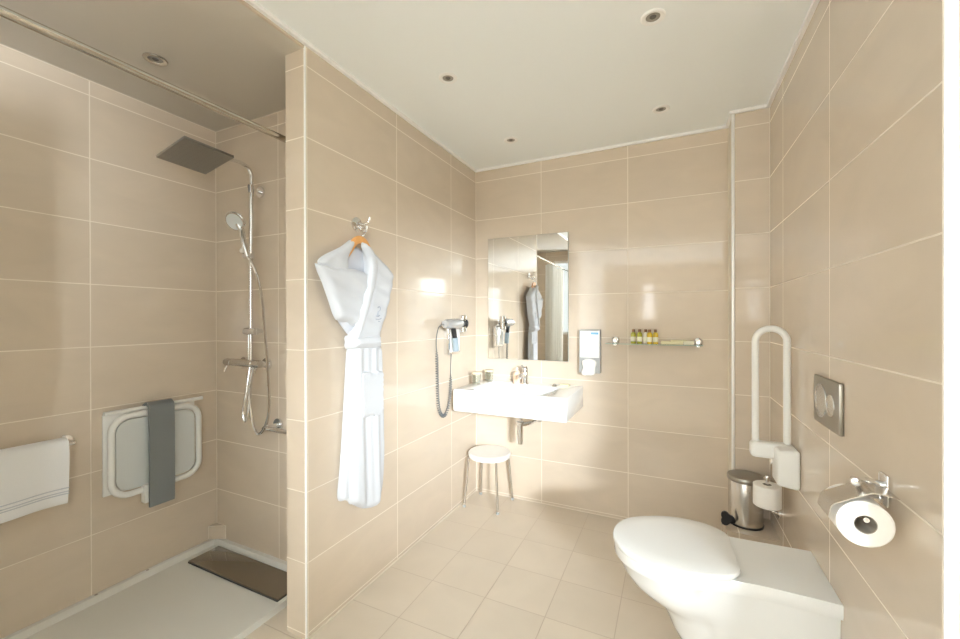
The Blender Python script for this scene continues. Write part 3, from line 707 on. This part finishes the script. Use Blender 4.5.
# waste trap
r = thing('sink_waste', (0.45, -0.25, 0.50), 'chrome bottle trap and waste pipe hanging under the washbasin', 'waste pipe')
bm = NB(); cyl(bm, (0.452, -0.24, 0.734), (0.452, -0.24, 0.63), 0.017); finish('tailpipe', bm, M['chrome'], r)
bm = NB(); lathe(bm, [(0, 0), (0.018, 0.002), (0.022, 0.01), (0.022, 0.135), (0.026, 0.14), (0.026, 0.155), (0.016, 0.165), (0, 0.165)], (0.452, -0.24, 0.490), seg=24); finish('bottle_trap', bm, M['chrome'], r)
bm = NB(); tube(bm, smooth_pts([(0.465, -0.235, 0.625), (0.50, -0.20, 0.628), (0.515, -0.14, 0.628), (0.515, -0.003, 0.628)], 5), 0.014, 14); cyl(bm, (0.515, -0.001, 0.628), (0.515, -0.014, 0.628), 0.034); finish('waste_arm', bm, M['chrome'], r)
for k, (cx, vx) in enumerate(((0.395, 0.36), (0.545, 0.60))):
    v = thing('angle_valve', (vx, 0, 0.66), 'small chrome angle valve left of the trap under the washbasin' if k == 0 else 'small chrome angle valve right of the trap under the washbasin', 'valve', 'angle valves under the washbasin')
    bm = NB(); cyl(bm, (vx, -0.001, 0.655), (vx, -0.010, 0.655), 0.024); cyl(bm, (vx, -0.010, 0.655), (vx, -0.065, 0.655), 0.010); cyl(bm, (vx, -0.050, 0.655), (vx, -0.050, 0.69), 0.008); finish('valve_body', bm, M['chrome'], v)
    bm = NB(); lathe(bm, [(0, 0), (0.016, 0.001), (0.018, 0.006), (0.018, 0.016), (0.014, 0.022), (0, 0.022)], (vx, -0.066, 0.655), 'Y', seg=12, d=(0, -1, 0)); finish('valve_knob', bm, M['chrome'], v)
    bm = NB(); tube(bm, smooth_pts([(vx, -0.050, 0.691), (vx, -0.052, 0.71), ((vx+cx)/2, -0.056, 0.718), (cx, -0.058, 0.7335)], 5), 0.005, 8); finish('flexible_hose', bm, M['brushed'], v)

# ------------------------------------------------------------------ THINGS ON THE SINK
ZB = 0.8803
def tumbler(loc, label):
    g = thing('tumbler', loc, label, 'glass', 'paper capped tumblers on the washbasin')
    bm = NB(); lathe(bm, [(0, 0), (0.026, 0), (0.033, 0.085), (0.031, 0.085), (0.0245, 0.004), (0, 0.004)], loc, seg=28); finish('cup', bm, M['glass'], g)
    bm = NB(); lathe(bm, [(0.0345, -0.012), (0.035, 0.002), (0, 0.003), ], (loc[0], loc[1], loc[2]+0.085), seg=28); finish('paper_cap', bm, M['tanpaper'], g)
    return g
tm = tumbler((0.118, -0.235, ZB), 'paper capped glass tumbler at the left end of the washbasin')
copy_tree(tm, (0.150, -0.085, ZB), 'paper capped glass tumbler on the washbasin below the mirror left edge')
g = thing('soap_dispenser', (0.375, -0.06, ZB), 'peach soap dispenser bottle standing left of the tap', 'soap dispenser')
bm = NB(); lathe(bm, [(0, 0), (0.024, 0), (0.026, 0.004), (0.026, 0.075), (0.018, 0.088), (0.010, 0.092), (0, 0.092)], (0.372, -0.085, ZB), seg=28); finish('bottle_body', bm, M['peach'], g)
bm = NB(); cyl(bm, (0.372, -0.085, ZB+0.0925), (0.372, -0.085, ZB+0.115), 0.004, 12); tube(bm, [(0.372, -0.085, ZB+0.115), (0.385, -0.115, ZB+0.113)], 0.005, 8); finish('pump', bm, M['plastic'], g)
g = thing('soap_dish', (0.665, -0.10, ZB), 'small chrome stopper on the right rim of the washbasin', 'stopper')
bm = NB(); lathe(bm, [(0, 0), (0.018, 0), (0.020, 0.005), (0.010, 0.010), (0.008, 0.018), (0, 0.020)], (0.655, -0.10, ZB), seg=20); finish('stopper_body', bm, M['steel_dark'], g)
bm = NB(); box(bm, 0.69, 0.755, -0.095, -0.055, ZB, ZB+0.016, 0.005); finish('soap_bar', bm, M['cream'])
tag([o for o in COL.objects if o.name == 'soap_bar'][0], 'small pale yellow wrapped soap bar on the right end of the washbasin', 'soap')
g.name = 'sink_stopper'

# ------------------------------------------------------------------ STOOL
r = thing('shower_stool', (0.19, -0.16, 0), 'low round white stool with four thin steel legs under the washbasin', 'stool')
sc = (0.192, -0.172); zs = 0.385
bm = NB(); lathe(bm, [(0, -0.038), (0.140, -0.038), (0.151, -0.033), (0.155, -0.022), (0.155, -0.006), (0.150, 0), (0.10, 0.002), (0, 0.003)], (sc[0], sc[1], zs), seg=48); finish('seat', bm, M['plastic'], r)
for fx, fy in ((0.044, -0.290), (0.305, -0.290), (0.315, -0.035), (0.062, -0.050)):
    tx, ty = sc[0]+(fx-sc[0])*0.82, sc[1]+(fy-sc[1])*0.82
    l = finish('leg', tube(NB(), [(fx, fy, 0.012), (tx, ty, zs-0.038)], 0.009, 12), M['brushed'], r)
    finish('foot_cap', lathe(NB(), [(0, 0.0005), (0.011, 0.0005), (0.012, 0.006), (0.0105, 0.016), (0, 0.016)], (fx, fy, 0), seg=14), M['greydisp'], l)

# ------------------------------------------------------------------ TISSUE DISPENSER
r = thing('tissue_dispenser', (0.885, 0, 0.975), 'wall tissue dispenser with white notice card, right of the mirror', 'dispenser')
bm = NB(); box(bm, 0.815, 0.955, -0.050, -0.001, 0.978, 1.275, 0.004); finish('case', bm, M['greydisp'], r)
bm = NB(); box(bm, 0.821, 0.951, -0.054, -0.0501, 1.085, 1.266, 0.001); cd = finish('notice_card', bm, M['white_card'], r)
bm = NB(); box(bm, 0.895, 0.945, -0.0548, -0.0541, 1.243, 1.256); finish('blue_heading', bm, M['blue_print'], cd, smooth=0)
bm = NB()
rr = random.Random(5)
bm.free()
for i in range(11):
    z = 1.225-i*0.011
    if i in (3, 7): continue
    bm = NB(); box(bm, 0.835, 0.935-rr.random()*0.02, -0.0547, -0.0541, z, z+0.0016)
    finish('printed_line', bm, M['grey_print'], cd, smooth=0)
bm = NB()
ol = smooth_pts([(0.835, 1.055, 0), (0.86, 1.072, 0), (0.91, 1.072, 0), (0.933, 1.052, 0), (0.925, 1.02, 0), (0.918, 0.972, 0), (0.87, 0.962, 0), (0.832, 0.972, 0), (0.842, 1.015, 0)], 4, True)
loft(bm, [[(p.x, -0.0505, p.y) for p in ol], [(0.882+(p.x-0.882)*1.0, -0.062-0.004*math.sin(i*1.3), p.y) for i, p in enumerate(ol)], [(0.882+(p.x-0.882)*0.8, -0.070-0.004*math.sin(i*0.9), 1.02+(p.y-1.02)*0.8) for i, p in enumerate(ol)], [(0.882+(p.x-0.882)*0.3, -0.073, 1.02+(p.y-1.02)*0.3) for p in ol]])
ts = finish('tissue_tuft', bm, M['paper'], r, smooth=70); ts['label'] = 'white tissue hanging from the slot'

# ------------------------------------------------------------------ GLASS SHELF
r = thing('glass_shelf', (1.29, 0, 1.19), 'clear glass wall shelf on two chrome brackets beside the dispenser', 'shelf')
bm = NB()
fr = smooth_pts([(0.998, -0.105, 0), (1.05, -0.118, 0), (1.28, -0.135, 0), (1.51, -0.118, 0), (1.562, -0.105, 0)], 6)
ol = [(0.995, -0.012, 0)]+[tuple(p) for p in fr]+[(1.565, -0.012, 0)]
loft(bm, [[(p[0], p[1], z) for p in ol] for z in (1.184, 1.190)]); finish('shelf_glass', bm, M['glass'], r, smooth=25)
bm = NB(); tube(bm, [(p.x, p.y-0.0012, 1.187) for p in fr], 0.0022, 6); finish('polished_edge', bm, M['glass_edge'], r)
for cx in (1.050, 1.540):
    bm = NB(); lathe(bm, [(0, 0.001), (0.024, 0.001), (0.024, 0.010), (0.018, 0.014), (0, 0.015)], (cx, 0, 1.205), seg=24, d=(0, -1, 0)); cyl(bm, (cx, -0.012, 1.207), (cx, -0.050, 1.207), 0.012); box(bm, cx-0.014, cx+0.014, -0.062, -0.030, 1.1902, 1.209, 0.003); box(bm, cx-0.014, cx+0.014, -0.062, -0.010, 1.172, 1.1838, 0.003)
    finish('bracket', bm, M['chrome'], r)
ZG = 1.1903
def mini(loc, liq, label):
    b = thing('toiletry_bottle', loc, label, 'bottle', 'miniature toiletry bottles on the glass shelf')
    bm = NB(); lathe(bm, [(0, 0), (0.014, 0), (0.0155, 0.003), (0.0155, 0.058), (0.013, 0.066), (0.008, 0.070), (0.008, 0.072), (0, 0.072)], loc, seg=20); finish('bottle_body', bm, M[liq], b)
    bm = NB(); lathe(bm, [(0, 0.0725), (0.0092, 0.0725), (0.0092, 0.088), (0.008, 0.090), (0, 0.090)], loc, seg=16); finish('cap', bm, M['brown_cap'], b)
    bm = NB(); lathe(bm, [(0.0158, 0.012), (0.0160, 0.012), (0.0160, 0.042), (0.0158, 0.042)], loc, seg=20); finish('label', bm, M['label'], b)
    return b
mini((1.166, -0.055, ZG), 'green_liq', 'green miniature bottle at the far left of the shelf row')
mini((1.204, -0.055, ZG), 'green_liq', 'green miniature bottle second from left, beside the milky one')
mini((1.2405, -0.050, ZG), 'white_liq', 'milky white miniature bottle in the middle of the shelf row')
mini((1.265, -0.085, ZG), 'amber_liq', 'amber miniature bottle just right of the milky one')
mini((1.299, -0.075, ZG), 'amber_liq', 'amber miniature bottle at the right end, beside the wrapped packets')
def packet(x0, x1, y0, y1, h, label, z=ZG):
    b = NB(); box(b, x0, x1, y0, y1, z, z+h, 0.004)
    return tag(finish('soap_packet', b, M['cream'] if h < 0.022 else M['label']), label, 'packet', 'wrapped packets on the glass shelf')
packet(1.330, 1.455, -0.105, -0.035, 0.018, 'flat cream wrapped packet lying beside the bottles')
packet(1.385, 1.475, -0.100, -0.042, 0.008, 'thin cream packet lying on top of the flat packet', ZG+0.0182)
packet(1.458, 1.512, -0.100, -0.040, 0.024, 'pale square wrapped packet beside the right shelf bracket')

# ------------------------------------------------------------------ FOLD-UP SUPPORT RAIL
r = thing('folding_support_rail', (W, -0.68, 0.64), 'white fold-up support rail standing upright on the right wall', 'grab rail')
bm = NB()
n = 9; pth = [(1.735, -0.655, 0.775), (1.735, -0.655, 1.0), (1.735, -0.655, 1.235)]
cx, cz, rad = 1.794, 1.245, 0.059
pth = [(cx-rad, -0.655, 0.775)]+[(cx-rad, -0.655, 0.775+k*(cz-0.775)/4) for k in range(1, 4)]+[(cx+rad*math.cos(PI-PI*k/14), -0.655, cz+rad*math.sin(PI-PI*k/14)) for k in range(15)]+[(cx+rad, -0.655, cz-k*(cz-0.775)/4) for k in range(1, 5)]
tube(bm, pth, 0.0145, 16); finish('rail_loop', bm, M['plastic'], r)
bm = NB(); box(bm, 1.713, 1.855, -0.690, -0.625, 0.725, 0.795, 0.018, 4); finish('hinge_block', bm, M['plastic'], r)
bm = NB(); box(bm, 1.798, W-0.001, -0.768, -0.640, 0.628, 0.792, 0.012, 3)
for v in bm.verts:
    if v.co.x < 1.83: v.co.y = -0.705+(v.co.y+0.705)*0.88; v.co.z = 0.712+(v.co.z-0.712)*0.93
finish('wall_cover', bm, M['plastic'], r)
bm = NB(); cyl(bm, (1.797, -0.66, 0.72), (1.797, -0.66, 0.70), 0.008); finish('pin', bm, M['chrome'], r)

# ------------------------------------------------------------------ PEDAL BIN
r = thing('pedal_bin', (1.740, -0.290, 0.25), 'small stainless steel pedal bin with black pedal in the corner behind the toilet', 'bin')
bc = (1.748, -0.285); z0 = 0.2505
bm = NB(); lathe(bm, [(0, 0.010), (0.080, 0.010), (0.080, 0.228), (0.078, 0.232), (0, 0.232)], (*bc, z0), seg=48); finish('bin_body', bm, M['brushed'], r)
bm = NB(); lathe(bm, [(0, 0), (0.083, 0), (0.084, 0.008), (0.0815, 0.0098), (0, 0.0098)], (*bc, z0), seg=48); finish('base_ring', bm, M['black'], r)
bm = NB(); lathe(bm, [(0.0, 0.233), (0.084, 0.233), (0.0855, 0.236), (0.0855, 0.252), (0.082, 0.257), (0.07, 0.260), (0, 0.263)], (*bc, z0), seg=48); finish('lid', bm, M['steel_dark'], r)
bm = NB(); tube(bm, [(1.690, -0.335, 0.262), (1.672, -0.352, 0.268), (1.660, -0.362, 0.276)], 0.006, 8)
loft(bm, [[(1.655+a*0.036*math.cos(t2), -0.362+0.010*s2, 0.290+a*0.036*math.sin(t2)*1.1) for t2, a in [(2*PI*k/20, 0.62+0.38*abs(math.cos(1.5*(2*PI*k/20)))) for k in range(20)]] for s2 in (-0.5, 0.5)])
finish('pedal', bm, M['black'], r, smooth=40)

# ------------------------------------------------------------------ SPARE ROLL HOLDER
r = thing('spare_roll_holder', (W, -0.50, 0.36), 'chrome upright holder for the spare paper roll, low on right wall', 'roll holder')
bm = NB(); cyl(bm, (W-0.001, -0.420, 0.385), (W-0.012, -0.420, 0.385), 0.024); finish('flange', bm, M['chrome'], r)
bm = NB(); tube(bm, smooth_pts([(W-0.012, -0.420, 0.385), (W-0.045, -0.440, 0.400), (W-0.060, -0.490, 0.425), (1.796, -0.545, 0.452), (1.796, -0.560, 0.475), (1.796, -0.560, 0.60)], 6), 0.007, 10)
lathe(bm, [(0, -0.002), (0.030, -0.002), (0.030, 0.002), (0, 0.002)], (1.796, -0.560, 0.4655), seg=20); lathe(bm, [(0, -0.008), (0.010, -0.006), (0.011, 0), (0.008, 0.007), (0, 0.009)], (1.796, -0.560, 0.602), seg=14)
finish('holder_arm', bm, M['chrome'], r)
def roll(name, c, d, rad, length, label, core=0.022, tail=None):
    g = thing(name, c, label, 'toilet roll')
    d = Vector(d).normalized(); c = Vector(c)
    bm = NB(); lathe(bm, [(core, 0.0), (rad-0.004, 0.0), (rad, 0.003), (rad, length-0.003), (rad-0.004, length), (core, length), (core, 0.0)], c, seg=48, d=d); finish('paper_wrap', bm, M['paper'], g)
    bm = NB(); lathe(bm, [(core-0.0015, 0.0005), (core-0.0002, 0.0005), (core-0.0002, length-0.0005), (core-0.0015, length-0.0005), (core-0.0015, 0.0005)], c, seg=32, d=d); finish('cardboard_core', bm, M['card'], g)
    return g
roll('spare_toilet_roll', (1.796, -0.560, 0.4685), (0, 0, 1), 0.056, 0.100, 'spare white toilet roll standing upright beside the steel bin', core=0.018)

# ------------------------------------------------------------------ FLUSH PLATE
r = thing('flush_plate', (W, -1.108, 0.975), 'satin steel dual flush plate on the right wall above the toilet', 'flush plate')
bm = NB(); box(bm, W-0.014, W-0.0005, -1.232, -0.984, 0.980, 1.145, 0.004); finish('plate', bm, M['steel_dark'], r)
def btn(cy, rad, nm):
    bm = NB(); lathe(bm, [(0, 0.0145), (rad-0.006, 0.0150), (rad-0.003, 0.0175), (rad, 0.0175), (rad+0.0015, 0.0145)], (W, cy, 1.063), seg=40, d=(-1, 0, 0))
    b = finish('flush_button', bm, M['brushed'], r); b['label'] = nm
btn(-1.063, 0.058, 'large round flush button'); btn(-1.160, 0.036, 'small round flush button')

# ------------------------------------------------------------------ TOILET ROLL HOLDER
r = thing('toilet_roll_holder', (W, -1.53, 0.86), 'chrome toilet roll holder with flat cover flap on right wall', 'roll holder')
bm = NB(); box(bm, W-0.010, W-0.0005, -1.528, -1.484, 0.882, 0.962, 0.004, 3); finish('wall_plate', bm, M['chrome'], r)
bm = NB(); tube(bm, smooth_pts([(W-0.010, -1.506, 0.932), (W-0.040, -1.510, 0.938), (W-0.066, -1.520, 0.944), (W-0.078, -1.555, 0.950)], 6), [0.010]*7+[0.007]*7+[0.008]*5, 12)
lathe(bm, [(0, -0.012), (0.010, -0.007), (0.011, 0), (0.008, 0.008), (0, 0.011)], (W-0.079, -1.562, 0.950), 'Y', seg=14)
tube(bm, [(W-0.010, -1.500, 0.900), (W-0.030, -1.4755, 0.890), (W-0.072, -1.4755, 0.875)], 0.006, 8)
tube(bm, [(W-0.072, -1.4755, 0.875), (W-0.072, -1.605, 0.875)], 0.006, 10)
finish('arm', bm, M['chrome'], r)
bm = NB()
prof = [(W-0.012, 0.934), (W-0.055, 0.941), (W-0.062, 0.939), (W-0.130, 0.902), (W-0.137, 0.893), (W-0.142, 0.868)]
rg = []
for (x, z) in prof: rg.append([(x, -1.600, z), (x, -1.520, z), (x+0.0008, -1.520, z-0.0022), (x+0.0008, -1.600, z-0.0022)])
loft(bm, rg); finish('cover_flap', bm, M['brushed'], r, smooth=20)
roll('toilet_roll', (W-0.072, -1.600, 0.862), (0, 1, 0), 0.054, 0.118, 'white toilet roll hanging under the chrome cover flap')

# ------------------------------------------------------------------ TOILET
r = thing('toilet', (1.55, -1.06, 0.05), 'white wall-hung toilet with long deck and closed lid', 'toilet')
rim = [(1.876, -1.226), (1.75, -1.222), (1.65, -1.223), (1.55, -1.240), (1.45, -1.268), (1.34, -1.275), (1.24, -1.230), (1.19, -1.165), (1.176, -1.095), (1.19, -1.020), (1.235, -0.955), (1.33, -0.905), (1.43, -0.890), (1.52, -0.895), (1.61, -0.905), (1.75, -0.900), (1.876, -0.894)]
R0 = [(p.x, p.y) for p in smooth_pts([(a, b, 0) for a, b in rim], 5)]
CX, CY = 1.60, -1.070
def sec(s, sb, z):
    out = []
    for (x, y) in R0:
        wb = min(1, max(0, (x-1.45)/0.2)); k2 = s*(1-wb)+sb*wb
        xx = CX+(x-CX)*s if x < CX else x
        out.append((xx, CY+(y-CY)*k2, z))
    return out
bm = NB()
loft(bm, [sec(0.985, 0.985, 0.4495), sec(1.0, 1.0, 0.445), sec(1.0, 1.0, 0.412), sec(0.985, 0.985, 0.402), sec(0.975, 0.86, 0.3985), sec(0.93, 0.84, 0.36), sec(0.86, 0.83, 0.32), sec(0.76, 0.80, 0.285), sec(0.64, 0.78, 0.255), sec(0.56, 0.76, 0.22), sec(0.50, 0.74, 0.16), sec(0.42, 0.72, 0.10), sec(0.30, 0.66, 0.07)])
finish('bowl', bm, M['ceramic'], r, smooth=40)
lid = [(1.606, -1.205), (1.570, -1.250), (1.478, -1.285), (1.400, -1.298), (1.330, -1.295), (1.233, -1.245), (1.188, -1.185), (1.172, -1.115), (1.183, -1.040), (1.228, -0.965), (1.324, -0.905), (1.410, -0.880), (1.501, -0.883), (1.560, -0.910), (1.596, -0.955), (1.599, -1.0), (1.602, -1.08), (1.605, -1.16)]
L0 = [(p.x, p.y) for p in smooth_pts([(a, b, 0) for a, b in lid], 5, True)]
LC = (1.39, -1.09)
def lsec(s, z, d=0): return [(LC[0]+(x-LC[0])*s, LC[1]+(y-LC[1])*s, z) for x, y in L0]
bm = NB(); loft(bm, [lsec(0.955, 0.4500), lsec(0.965, 0.453), lsec(0.965, 0.460), lsec(0.95, 0.4615)]); finish('seat_ring', bm, M['ceramic'], r, smooth=40)
bm = NB(); loft(bm, [lsec(0.975, 0.4620), lsec(0.995, 0.464), lsec(1.0, 0.470), lsec(0.99, 0.4765), lsec(0.95, 0.480), lsec(0.7, 0.483), lsec(0.35, 0.485)]); finish('lid', bm, M['ceramic'], r, smooth=40)

# ------------------------------------------------------------------ WORLD, CAMERA, VIEW
w = bpy.data.worlds.new('world'); SC.world = w; w.use_nodes = True
bg = w.node_tree.nodes['Background']; bg.inputs[0].default_value = (0.75, 0.85, 1.0, 1); bg.inputs[1].default_value = 1.0

cam = bpy.data.cameras.new('camera'); co = bpy.data.objects.new('camera', cam); COL.objects.link(co)
f_px = 402.847
cam.sensor_fit = 'HORIZONTAL'; cam.sensor_width = 36.0; cam.lens = f_px*36.0/960; cam.clip_start = 0.02
a, b, ro = -0.4439, -0.0021, -0.0021
fw = Vector((math.sin(a)*math.cos(b), math.cos(a)*math.cos(b), math.sin(b))); rt = Vector((math.cos(a), -math.sin(a), 0)); up = rt.cross(fw)
r2 = math.cos(ro)*rt+math.sin(ro)*up; u2 = -math.sin(ro)*rt+math.cos(ro)*up
mw = Matrix((( r2.x, u2.x, -fw.x, 1.3908), (r2.y, u2.y, -fw.y, -2.8501), (r2.z, u2.z, -fw.z, 1.3513), (0, 0, 0, 1)))
co.matrix_world = mw
SC.camera = co
vs = SC.view_settings; vs.view_transform = 'Standard'; vs.look = 'None'; vs.gamma = 1.0; vs.use_curve_mapping = False; vs.exposure = -1.33
SC.cycles.use_denoising = True
SC.cycles.max_bounces = 14; SC.cycles.diffuse_bounces = 10; SC.cycles.glossy_bounces = 8; SC.cycles.transmission_bounces = 8
SC.cycles.caustics_reflective = True; SC.cycles.blur_glossy = 0.5; SC.cycles.sample_clamp_indirect = 12
